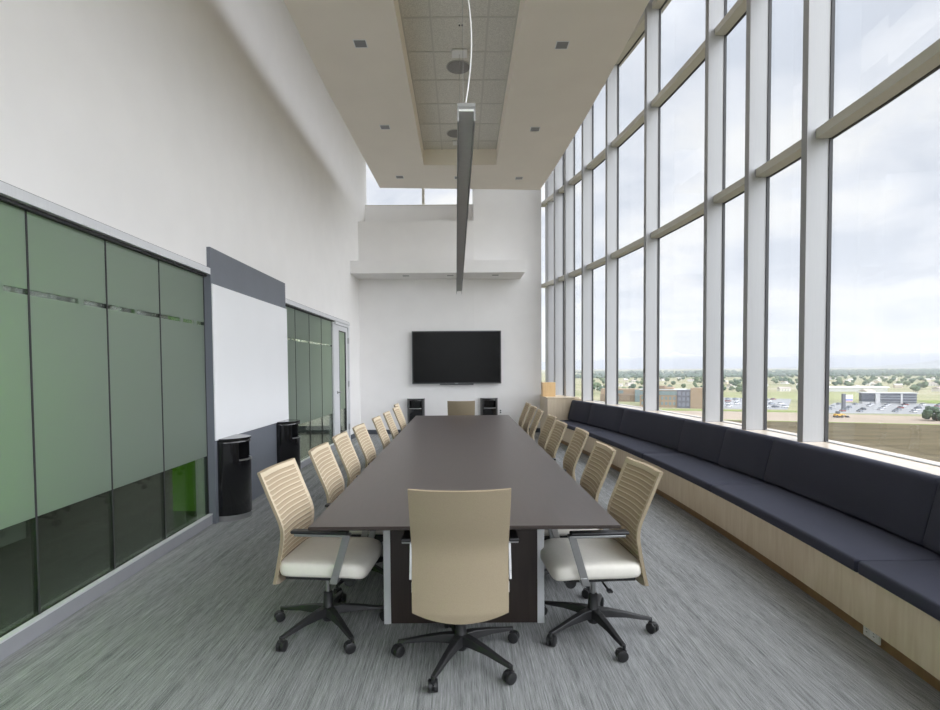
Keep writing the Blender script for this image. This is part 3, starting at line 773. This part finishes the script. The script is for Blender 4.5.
patch('second_parking_pavement', [(150, 330), (196, 318), (262, 420), (205, 460)], M_asph, .14)
patch('lawn', [(318, 352), (480, 330), (520, 372), (335, 392)], M_lawn, .18)
patch('lawn_strip', [(120, 318), (196, 299), (200, 307), (124, 327)], M_lawn, .2)
patch('meadow_field', [(150, 420), (330, 400), (420, 520), (190, 560)], mat('meadow', rgb(146, 148, 112), 1, spec=0, noise=.08, nscale=.02), .1)
M_leaf = [mat('leaf_a', rgb(92, 106, 80), 1, spec=0, noise=.3, nscale=.6), mat('leaf_b', rgb(106, 118, 92), 1, spec=0, noise=.3, nscale=.6), mat('leaf_c', rgb(84, 100, 82), 1, spec=0, noise=.3, nscale=.6)]
M_bark = mat('bark', rgb(96, 84, 70), 1, noise=.2, nscale=3)
def blob(b, c, r, rnd, sz=1.0, mi=0, sub=2):
    bm = bmesh.new(); bmesh.ops.create_icosphere(bm, subdivisions=sub, radius=1)
    vs = [Vector(v.co) * r * rnd.uniform(.8, 1.15) for v in bm.verts]
    fs = [[v.index for v in f.verts] for f in bm.faces]; bm.free()
    b.add([(c[0] + v.x, c[1] + v.y, c[2] + v.z * sz) for v in vs], fs, mi)
def tree_mesh(seed, h, m):
    rnd = random.Random(seed); b = MB()
    b.tube([(0, 0, 0), (0, 0, h * .4)], [.3, .18], 6, 1)
    for k in range(5):
        blob(b, (rnd.uniform(-1, 1) * h * .22, rnd.uniform(-1, 1) * h * .22, h * rnd.uniform(.45, .75)), h * rnd.uniform(.2, .3), rnd, .9)
    return b.build('tree', [m, M_bark])
protos = [tree_mesh(k, 10 + k, M_leaf[k % 3]) for k in range(6)]
used = [False] * 6
TL = 'round green tree far outside in the belt below the mountains'
rnd = random.Random(3)
taken = [(396, 538, 40), (288, 360, 45), (222, 247, 25), (135, 340, 40), (125, 410, 40)]
def spot(lo, hi, pw, r0, r1, rad):
    while True:
        Y = lo + (hi - lo) * rnd.random() ** pw; x = Y * rnd.uniform(r0, r1)
        if all((x - a) ** 2 + (Y - b_) ** 2 > (rad + c_) ** 2 for a, b_, c_ in taken):
            taken.append((x, Y, rad)); return x, Y
for k in range(290):
    x, Y = spot(500, 1250, 1.2, .24, 1.10, 4.2)
    p = rnd.randrange(6)
    o = protos[p] if not used[p] else protos[p].copy()
    if used[p]: COL.objects.link(o)
    used[p] = True
    o.location = (x, Y, GZ); s_ = rnd.uniform(.45, .78); o.scale = (s_ * 1.1, s_ * 1.1, s_); o.rotation_euler = (0, 0, rnd.uniform(0, 6.28))
    tag(o, TL, 'tree', 'trees in the far belt')
# far woodland: nobody could count it
b = MB(); rnd = random.Random(5)
for k in range(2200):
    Y = 1320 + 2100 * rnd.random() ** 1.5; x = Y * rnd.uniform(.2, 1.15)
    blob(b, (x, Y, GZ + 2), rnd.uniform(4, 9), rnd, .8, 0, 1)
o = b.build('woodland', mat('far_leaves', rgb(98, 110, 98), 1, spec=0, noise=.2, nscale=.05)); o['kind'] = 'stuff'; o['label'] = 'hazy belt of woodland along the horizon'; o['category'] = 'woodland'
# the round bush near the field
bt = thing('bush', 'dark green bushy tree beside the dirt road, cut by the right edge', 'tree', (222, 247, GZ))
b = MB(); rnd = random.Random(9)
for k in range(40): blob(b, (222 + rnd.uniform(-5, 8), 247 + rnd.uniform(-4, 4), GZ + rnd.uniform(1.2, 5.8)), rnd.uniform(.9, 1.8), rnd)
b.build('crown', M_leaf[2], bt); MB().tube([(222, 247, GZ), (222, 247, GZ + 3)], .35, 8).build('trunk', M_bark, bt)
# houses in the belt
def house_mesh(seed):
    rnd = random.Random(seed); w, dpt, h = rnd.uniform(9, 16), rnd.uniform(8, 11), rnd.uniform(3, 5.5)
    b = MB().box(-w / 2, w / 2, -dpt / 2, dpt / 2, 0, h, 0)
    e = .6
    b.add([(-w / 2 - e, -dpt / 2 - e, h), (w / 2 + e, -dpt / 2 - e, h), (w / 2 + e, dpt / 2 + e, h), (-w / 2 - e, dpt / 2 + e, h), (-w / 2 - e, 0, h + 2.4), (w / 2 + e, 0, h + 2.4)],
          [(0, 1, 5, 4), (2, 3, 4, 5), (0, 4, 3), (1, 2, 5), (0, 3, 2, 1)], 1)
    for k in range(3): b.box(-w / 2 + w * (.2 + .25 * k), -w / 2 + w * (.3 + .25 * k), -dpt / 2 - .05, -dpt / 2, 1, 2.3, 2)
    return b.build('house', [mat('house_wall_%d' % seed, [rgb(226, 222, 214), rgb(210, 198, 180), rgb(232, 232, 230)][seed % 3], 1), mat('house_roof_%d' % (seed % 2), [rgb(170, 160, 152), rgb(196, 192, 188)][seed % 2], 1), mat('house_glass', rgb(90, 100, 110), .3)])
hp = [house_mesh(k) for k in range(3)]; hu = [0, 0, 0]
for k in range(60):
    x, Y = spot(470, 1100, 1.3, .24, 1.08, 7); p = k % 3
    o = hp[p] if not hu[p] else hp[p].copy()
    if hu[p]: COL.objects.link(o)
    hu[p] = 1; o.location = (x, Y, GZ); o.rotation_euler = (0, 0, rnd.uniform(-.8, .8)); o.scale = (.7, .7, .7)
    tag(o, 'small pale house with a pitched roof among the far trees', 'house', 'houses among the far trees')
# parked cars
def car_mesh(col, nm):
    b = MB()
    b.loft([[(-2.2, s * .85, .35) for s in (-1, 1)] + [(-2.2, s * .8, .85) for s in (1, -1)], [(2.2, s * .85, .35) for s in (-1, 1)] + [(2.2, s * .8, .85) for s in (1, -1)]], 0)
    b.loft([[(-1.7, -.78, .85), (1.0, -.78, .85), (1.0, .78, .85), (-1.7, .78, .85)], [(-1.3, -.62, 1.45), (.4, -.62, 1.45), (.4, .62, 1.45), (-1.3, .62, 1.45)]], 1)
    for x in (-1.35, 1.35):
        for y in (-.8, .8): b.tube([(x, y - .1, .33), (x, y + .1, .33)], .33, 10, 2)
    return b.build('car', [mat('car_paint_' + nm, col, .5), mat('car_glass', rgb(70, 78, 86), .3), M_gask], bevel=0)
cp = [car_mesh(rgb(235, 235, 238), 'white'), car_mesh(rgb(150, 156, 166), 'silver'), car_mesh(rgb(70, 76, 88), 'dark'), car_mesh(rgb(150, 70, 64), 'red')]
cu = [0] * 4; cl = ['white', 'silver', 'dark grey', 'red']; rnd = random.Random(21)
def put_car(x, y, rz):
    p = rnd.choice([0, 0, 0, 1, 1, 2, 3]); o = cp[p] if not cu[p] else cp[p].copy()
    if cu[p]: COL.objects.link(o)
    cu[p] = 1; o.location = (x, y, GZ + .15); o.rotation_euler = (0, 0, rz)
    tag(o, '%s car among the rows parked on the far lots outside' % cl[p], 'car', '%s cars on the far parking lots' % cl[p])
for rr_ in range(5):
    for k in range(17):
        if rnd.random() < .2: continue
        u = k / 16; v = .12 + rr_ * .17
        ax, ay = 200 + u * 132, 293 - u * 30; bx, by = 266 + u * 150, 370 - u * 40
        put_car(ax + (bx - ax) * v, ay + (by - ay) * v, rnd.choice([1.3, 1.3, 1.35]) + rnd.uniform(-.05, .05))
for rr_ in range(4):
    for k in range(9):
        if rnd.random() < .2: continue
        u = k / 8; v = .1 + rr_ * .25
        put_car(156 + u * 42 + v * 52, 332 - u * 10 + v * 105, .3 + rnd.uniform(-.05, .05))
# dark glass office
ob = thing('office_building', 'low dark glass office block on the plain beyond the parking lot', 'building', (288, 360, GZ))
M_dkglass = mat('dark_facade_glass', rgb(76, 82, 92), .5, noise=.12, nscale=.3); M_conc = mat('pale_concrete', rgb(190, 190, 190), .9, noise=.05, nscale=.2)
fa, fb = Vector((272, 361, 0)), Vector((302, 351.5, 0)); t = (fb - fa).normalized(); nr = Vector((t.y, -t.x, 0)); Ln = (fb - fa).length
def fbox(bb, u0, u1, v0, v1, z0, z1, mi=0):
    c = fa + t * (u0 + u1) / 2 - nr * (v0 + v1) / 2 + Vector((0, 0, GZ + (z0 + z1) / 2)); bb.obox(c, t * (u1 - u0) / 2, nr * (v1 - v0) / 2, (0, 0, (z1 - z0) / 2), mi); return bb
fbox(MB(), 1, 8.5, 0, 5, 1.8, 7.4).build('glass_wing', M_dkglass, ob); fbox(MB(), 11, Ln, -1, 7, 1.2, 7.2).build('glass_wing', M_dkglass, ob)
fbox(MB(), 8.5, 11, -1.2, 5, 0, 7.6).build('stair_tower', M_conc, ob); fbox(MB(), 22.5, 23.6, -1.3, 1, 0, 7.4).build('pier', M_conc, ob)
fbox(MB(), .5, Ln + .6, -1.5, 7.5, 7.4, 7.9).build('roof_slab', M_conc, ob); fbox(MB(), 1, Ln, -.4, 5, 0, 1.6).build('plinth', M_conc, ob)
for k in range(3): fbox(MB(), 11, Ln, -1.15, -1, 2.0 + k * 1.75, 2.2 + k * 1.75).build('spandrel', M_conc, ob)
# brown building
bb_ = thing('brown_building', 'tan brick building with rows of windows and a tall end tower', 'building', (140, 345, GZ))
M_tan = mat('tan_brick', rgb(158, 138, 116), 1, noise=.06, nscale=.3); M_tan2 = mat('brown_brick', rgb(134, 118, 100), 1, noise=.06, nscale=.3); M_bl = mat('blue_green_glass', rgb(120, 136, 138), .5, noise=.05, nscale=.3)
fa, fb = Vector((118, 350, 0)), Vector((151.5, 331, 0)); t = (fb - fa).normalized(); nr = Vector((t.y, -t.x, 0)); Ln = (fb - fa).length
fbox(MB(), 0, 27, 0, 16, 0, 11).build('main_wing', M_tan, bb_); fbox(MB(), 0, 27, -.25, 0, 8.0, 10.6).build('upper_band', M_bl, bb_)
fbox(MB(), 23, 31, -.6, 12, 0, 11.4).build('glass_bay', mat('slate_glass', rgb(98, 100, 112), .5, noise=.2, nscale=.4), bb_); fbox(MB(), 31, Ln + .5, -1.2, 10, 0, 12.8).build('end_tower', M_tan, bb_)
fbox(MB(), 5, 15, 3, 12, 11, 13.8).build('roof_house', M_tan2, bb_); fbox(MB(), 15, 20, 3, 12, 11, 13.0).build('roof_house', M_tan, bb_)
fbox(MB(), -.4, 27.4, -.4, 16.4, 11.2, 11.7).build('roof_slab', M_conc, bb_)
for r_ in range(3):
    for k in range(3): fbox(MB(), 23.7 + k * 2.5, 25.3 + k * 2.5, -.7, -.6, 1.2 + r_ * 3.4, 3.4 + r_ * 3.4).build('window', mat('pale_pane', rgb(128, 130, 142), .4), bb_)
for r_ in range(2):
    for k in range(9): fbox(MB(), 1 + k * 2.45, 2.4 + k * 2.45, -.12, 0, 1.6 + r_ * 3.4, 3.6 + r_ * 3.4).build('window', M_bl, bb_)
b2 = thing('low_tan_building', 'low tan building with a grey glass corner left of the brick one', 'building', (125, 410, GZ))
fa, fb = Vector((108, 412, 0)), Vector((140, 398, 0)); t = (fb - fa).normalized(); nr = Vector((t.y, -t.x, 0)); Ln = (fb - fa).length
fbox(MB(), 0, Ln, 0, 16, 0, 5.5).build('lower_wing', M_tan2, b2); fbox(MB(), 0, Ln - 6, 3, 16, 5.5, 9.5).build('upper_wing', M_tan, b2)
fbox(MB(), Ln - 9, Ln, -1, 10, 0, 9).build('glass_corner', M_bl, b2); fbox(MB(), 4, 14, -.2, 0, 1.5, 4).build('window_band', M_bl, b2); fbox(MB(), 10, 17, 2.8, 3, 6, 8.4).build('window_band', M_bl, b2)
# long white shed
b3 = thing('white_shed', 'long low white shed far beyond the dark glass office', 'building', (396, 538, GZ))
fa, fb = Vector((372, 541, 0)), Vector((430, 534, 0)); t = (fb - fa).normalized(); nr = Vector((t.y, -t.x, 0)); Ln = (fb - fa).length
fbox(MB(), 0, Ln, 0, 14, 0, 3.6).build('shed_wall', mat('grey_cladding', rgb(196, 196, 194), 1), b3); fbox(MB(), -1, Ln + 1, -1, 15, 3.6, 4.8).build('shed_roof', mat('white_roofing', rgb(242, 242, 242), .9), b3)
# roadside screen
sg = thing('roadside_screen', 'tall roadside screen in white, blue and red bands by the parking lot', 'sign', (226, 312, GZ))
MB().box(224.4, 226.2, 311.4, 312.6, GZ, GZ + 9.6).build('pylon', mat('pylon_grey', rgb(98, 100, 106), .8), sg)
MB().box(226.2, 230.6, 311.7, 312.3, GZ + 4.9, GZ + 9.0).build('screen_case', M_conc, sg)
def emis(name, c, s):
    m = bpy.data.materials.new(name); m.use_nodes = True; b = m.node_tree.nodes['Principled BSDF']
    b.inputs['Base Color'].default_value = (.02, .02, .02, 1); b.inputs['Emission Color'].default_value = c; b.inputs['Emission Strength'].default_value = s; return m
MB().quad((226.3, 311.68, GZ + 6.6), (230.5, 311.68, GZ + 6.6), (230.5, 311.68, GZ + 8.9), (226.3, 311.68, GZ + 8.9), 0).quad((226.3, 311.68, GZ + 5.6), (230.5, 311.68, GZ + 5.6), (230.5, 311.68, GZ + 6.6), (226.3, 311.68, GZ + 6.6), 1).quad((226.3, 311.68, GZ + 5.0), (230.5, 311.68, GZ + 5.0), (230.5, 311.68, GZ + 5.6), (226.3, 311.68, GZ + 5.6), 2).build('screen', [emis('lit_white', (.85, .88, .95, 1), 1), emis('lit_blue', (.2, .28, .62, 1), 1), emis('lit_red', (.62, .35, .35, 1), 1)], sg)
# yellow digger
dg = thing('yellow_loader', 'small yellow earth mover working on the dirt road', 'vehicle', (190, 266, GZ))
M_yel = mat('machine_yellow', rgb(206, 164, 74), .7)
MB().box(187.8, 191.4, 265, 267, GZ + .9, GZ + 2.0).build('body', M_yel, dg, bevel=.1); MB().box(188.6, 190.0, 265.2, 266.8, GZ + 2.0, GZ + 3.3).build('cab', M_dkglass, dg, bevel=.1)
MB().tube([(191, 266, GZ + 1.8), (192.6, 266, GZ + 1.6), (193.8, 266, GZ + .5)], .2, 8).build('arm', M_yel, dg); MB().hexa([(193.4, 265, GZ + .2), (194.8, 265, GZ + .2), (194.8, 267, GZ + .2), (193.4, 267, GZ + .2), (193.4, 265, GZ + 1), (194, 265, GZ + 1), (194, 267, GZ + 1), (193.4, 267, GZ + 1)]).build('bucket', M_gask, dg)
for x in (188.4, 190.8):
    for y in (265, 267): MB().tube([(x, y - .2, GZ + .7), (x, y + .2, GZ + .7)], .7, 12).build('wheel', M_gask, dg)

# mountains: ridge lines swept along a far arc
from mathutils import noise as mnoise
def range_mesh(name, dist, a0, a1, hfun, m, depth):
    b = MB(); N = 220; R = 10; vs = []
    for j in range(R + 1):
        f = j / R
        for i in range(N + 1):
            a = a0 + (a1 - a0) * i / N; r = dist + depth * f
            h = hfun(a) * math.sin(min(1, f * 1.0) * PI / 2) ** 1.3
            h *= 1 + .35 * (mnoise.fractal(Vector((a * 60, f * 4, dist * .001)), 1, 2, 5)) * (f if f < 1 else 1)
            vs.append((r * math.sin(a), r * math.cos(a), GZ - 8 + max(0, h)))
    fs = [(j * (N + 1) + i, j * (N + 1) + i + 1, (j + 1) * (N + 1) + i + 1, (j + 1) * (N + 1) + i) for j in range(R) for i in range(N)]
    fs += [(i, i + 1, i + 1, i) for i in range(0)]
    b.add(vs, fs); o = b.build(name, m, smooth=60); return struct(o)
def snow_mat(name, rock, snow, z0, z1):
    m = bpy.data.materials.new(name); m.use_nodes = True; nt = m.node_tree; bs_ = nt.nodes['Principled BSDF']; bs_.inputs['Roughness'].default_value = 1; bs_.inputs['Specular IOR Level'].default_value = 0
    tc = nt.nodes.new('ShaderNodeTexCoord'); sp_ = nt.nodes.new('ShaderNodeSeparateXYZ'); nt.links.new(tc.outputs['Object'], sp_.inputs[0])
    n = nt.nodes.new('ShaderNodeTexNoise'); n.inputs['Scale'].default_value = .008; n.inputs['Detail'].default_value = 5; nt.links.new(tc.outputs['Object'], n.inputs['Vector'])
    ma = nt.nodes.new('ShaderNodeMath'); ma.operation = 'MULTIPLY_ADD'; ma.inputs[1].default_value = 160; nt.links.new(n.outputs['Fac'], ma.inputs[0]); nt.links.new(sp_.outputs['Z'], ma.inputs[2])
    mr = nt.nodes.new('ShaderNodeMapRange'); mr.inputs['From Min'].default_value = z0; mr.inputs['From Max'].default_value = z1; nt.links.new(ma.outputs[0], mr.inputs['Value'])
    r = nt.nodes.new('ShaderNodeValToRGB'); r.color_ramp.elements[0].color = rock; r.color_ramp.elements[1].color = snow
    nt.links.new(mr.outputs[0], r.inputs['Fac']); nt.links.new(r.outputs['Color'], bs_.inputs['Base Color'])
    return m
def g_(a, c, w): return math.exp(-((a - c) / w) ** 2)
# angle a = atan(x/y)
def hback(a): return 175 + 90 * g_(a, .385, .06) + 40 * g_(a, .30, .03) + 30 * g_(a, .50, .05) + 70 * g_(a, .65, .1) + 80 * g_(a, .78, .05)
def hfront(a): return 30 + 150 * g_(a, .79, .075) + 60 * g_(a, .9, .1)
range_mesh('mountains', 9000, .0, 1.25, hback, snow_mat('hazy_rock', rgb(122, 134, 156), rgb(214, 218, 224), 210, 330), 1500)
range_mesh('hills', 6500, .55, 1.25, lambda a: .72 * hfront(a), mat('dry_hill', rgb(130, 136, 138), 1, spec=0, noise=.05, nscale=.004), 800)

# ------------------------------------------------------------------ sky
SUNGLOW = 4.8; HAZE = 1 / 5500
w = bpy.data.worlds.new('sky'); scene.world = w; w.use_nodes = True; nt = w.node_tree
for n in list(nt.nodes): nt.nodes.remove(n)
out = nt.nodes.new('ShaderNodeOutputWorld'); bg = nt.nodes.new('ShaderNodeBackground'); nt.links.new(bg.outputs[0], out.inputs[0])
tc = nt.nodes.new('ShaderNodeTexCoord'); sp_ = nt.nodes.new('ShaderNodeSeparateXYZ'); nt.links.new(tc.outputs['Generated'], sp_.inputs[0])
def M_(op, a, b=0.0, c=None):
    x = nt.nodes.new('ShaderNodeMath'); x.operation = op
    for i, q in enumerate((a, b) if c is None else (a, b, c)):
        if isinstance(q, (int, float)): x.inputs[i].default_value = q
        else: nt.links.new(q, x.inputs[i])
    return x.outputs[0]
den = M_('ADD', M_('MAXIMUM', sp_.outputs['Z'], 0.0), .13)
cx_ = M_('DIVIDE', sp_.outputs['X'], den); cy_ = M_('DIVIDE', sp_.outputs['Y'], den)
cmb = nt.nodes.new('ShaderNodeCombineXYZ'); nt.links.new(cx_, cmb.inputs[0]); nt.links.new(cy_, cmb.inputs[1])
n1 = nt.nodes.new('ShaderNodeTexNoise'); n1.inputs['Scale'].default_value = 1.3; n1.inputs['Detail'].default_value = 7; n1.inputs['Roughness'].default_value = .55; n1.inputs['Distortion'].default_value = .35
nt.links.new(cmb.outputs[0], n1.inputs['Vector'])
r = nt.nodes.new('ShaderNodeValToRGB'); e = r.color_ramp.elements
e[0].position = .38; e[0].color = (.39, .42, .48, 1); e[1].position = .58; e[1].color = (.585, .588, .592, 1)
x = e.new(.49); x.color = (.49, .51, .555, 1)
nt.links.new(n1.outputs['Fac'], r.inputs['Fac'])
# overcast skies grow brighter towards the zenith
mr = nt.nodes.new('ShaderNodeMapRange'); mr.interpolation_type = 'SMOOTHSTEP'
mr.inputs['From Min'].default_value = .42; mr.inputs['From Max'].default_value = .95; mr.inputs['To Min'].default_value = 1.0; mr.inputs['To Max'].default_value = 2.6
nt.links.new(sp_.outputs['Z'], mr.inputs['Value'])
# the cloud in front of the sun, behind the camera on the window side, glows strongest
SD = Vector((.72, -.60, .42)).normalized()
dt = nt.nodes.new('ShaderNodeVectorMath'); dt.operation = 'DOT_PRODUCT'; dt.inputs[1].default_value = SD; nt.links.new(tc.outputs['Generated'], dt.inputs[0])
m2 = nt.nodes.new('ShaderNodeMapRange'); m2.interpolation_type = 'SMOOTHSTEP'
m2.inputs['From Min'].default_value = .28; m2.inputs['From Max'].default_value = .95; m2.inputs['To Min'].default_value = 0.0; m2.inputs['To Max'].default_value = SUNGLOW
nt.links.new(dt.outputs['Value'], m2.inputs['Value'])
st_ = M_('ADD', mr.outputs[0], m2.outputs[0])
nt.links.new(r.outputs['Color'], bg.inputs['Color']); nt.links.new(st_, bg.inputs['Strength'])

# ------------------------------------------------------------------ unseen fill lights added in the corridor
def area(name, loc, sx, sy, power, color=(1, 1, 1), rot=(0, 0, 0)):
    l = bpy.data.lights.new(name, 'AREA'); l.shape = 'RECTANGLE'; l.size = sx; l.size_y = sy; l.energy = power; l.color = color
    o = bpy.data.objects.new(name, l); COL.objects.link(o); o.location = loc; o.rotation_euler = rot; return o
area('corridor_fill_light', (-3.3, 2.5, 2.73), .5, 4.5, 17, (1, .98, .92))  # added without a fixture, so the frosted panes are lit from behind
area('green_glow_fill', (-2.64, 1.45, 1.15), .25, 2.3, 40, (1, .98, .92), (0, math.radians(90), 0))  # added light aimed at the green wall for the glow through the frost
area('corridor_fill_light', (-3.4, 6.6, 2.73), .3, 1.2, 6, (1, .98, .92))
area('corridor_fill_light', (-4.0, 11.0, 2.73), .8, 2.5, 85, (1, .97, .9))  # added to brighten the far corridor seen through the clear foot

# ------------------------------------------------------------------ camera (solved from the photograph's vanishing lines)
F, TH, RO = 529.99, .0338, -.0072
cam = bpy.data.cameras.new('camera'); co = bpy.data.objects.new('camera', cam); COL.objects.link(co); scene.camera = co
cam.sensor_fit = 'HORIZONTAL'; cam.sensor_width = 36; cam.lens = F / 940 * 36
cam.shift_x = (470 - 461.35) / 940; cam.shift_y = (386.63 - 355) / 940; cam.clip_start = .05; cam.clip_end = 40000
R = Vector((1, 0, 0)); U = Vector((0, math.sin(TH), math.cos(TH))); Fw = Vector((0, math.cos(TH), -math.sin(TH)))
R2 = R * math.cos(RO) + U * math.sin(RO); U2 = -R * math.sin(RO) + U * math.cos(RO); Bk = -Fw
mx = Matrix((R2, U2, Bk)).transposed().to_4x4(); mx.translation = (0, 0, 1.5); co.matrix_world = mx

for o in COL.objects:
    if '_world' in o: del o['_world']
vs = scene.view_settings; vs.view_transform = 'Standard'; vs.look = 'None'; vs.gamma = 1; vs.use_curve_mapping = False; vs.exposure = 0.80

# thin haze over the plain
hz = bpy.data.materials.new('haze'); hz.use_nodes = True; nt = hz.node_tree
for n in list(nt.nodes): nt.nodes.remove(n)
o_ = nt.nodes.new('ShaderNodeOutputMaterial'); v_ = nt.nodes.new('ShaderNodeVolumeScatter'); v_.inputs['Color'].default_value = (.86, .90, .97, 1)
v_.inputs['Density'].default_value = HAZE; nt.links.new(v_.outputs[0], o_.inputs['Volume'])
if HAZE > 0:
    o = MB().box(60, 15500, 90, 15500, GZ - 1, 500).build('haze', hz); o['kind'] = 'stuff'; o['label'] = 'thin pale haze over the plain outside'; o['category'] = 'haze'
scene.cycles.use_denoising = True
scene.cycles.max_bounces = 10; scene.cycles.diffuse_bounces = 6; scene.cycles.transparent_max_bounces = 24
scene.cycles.sample_clamp_indirect = 6
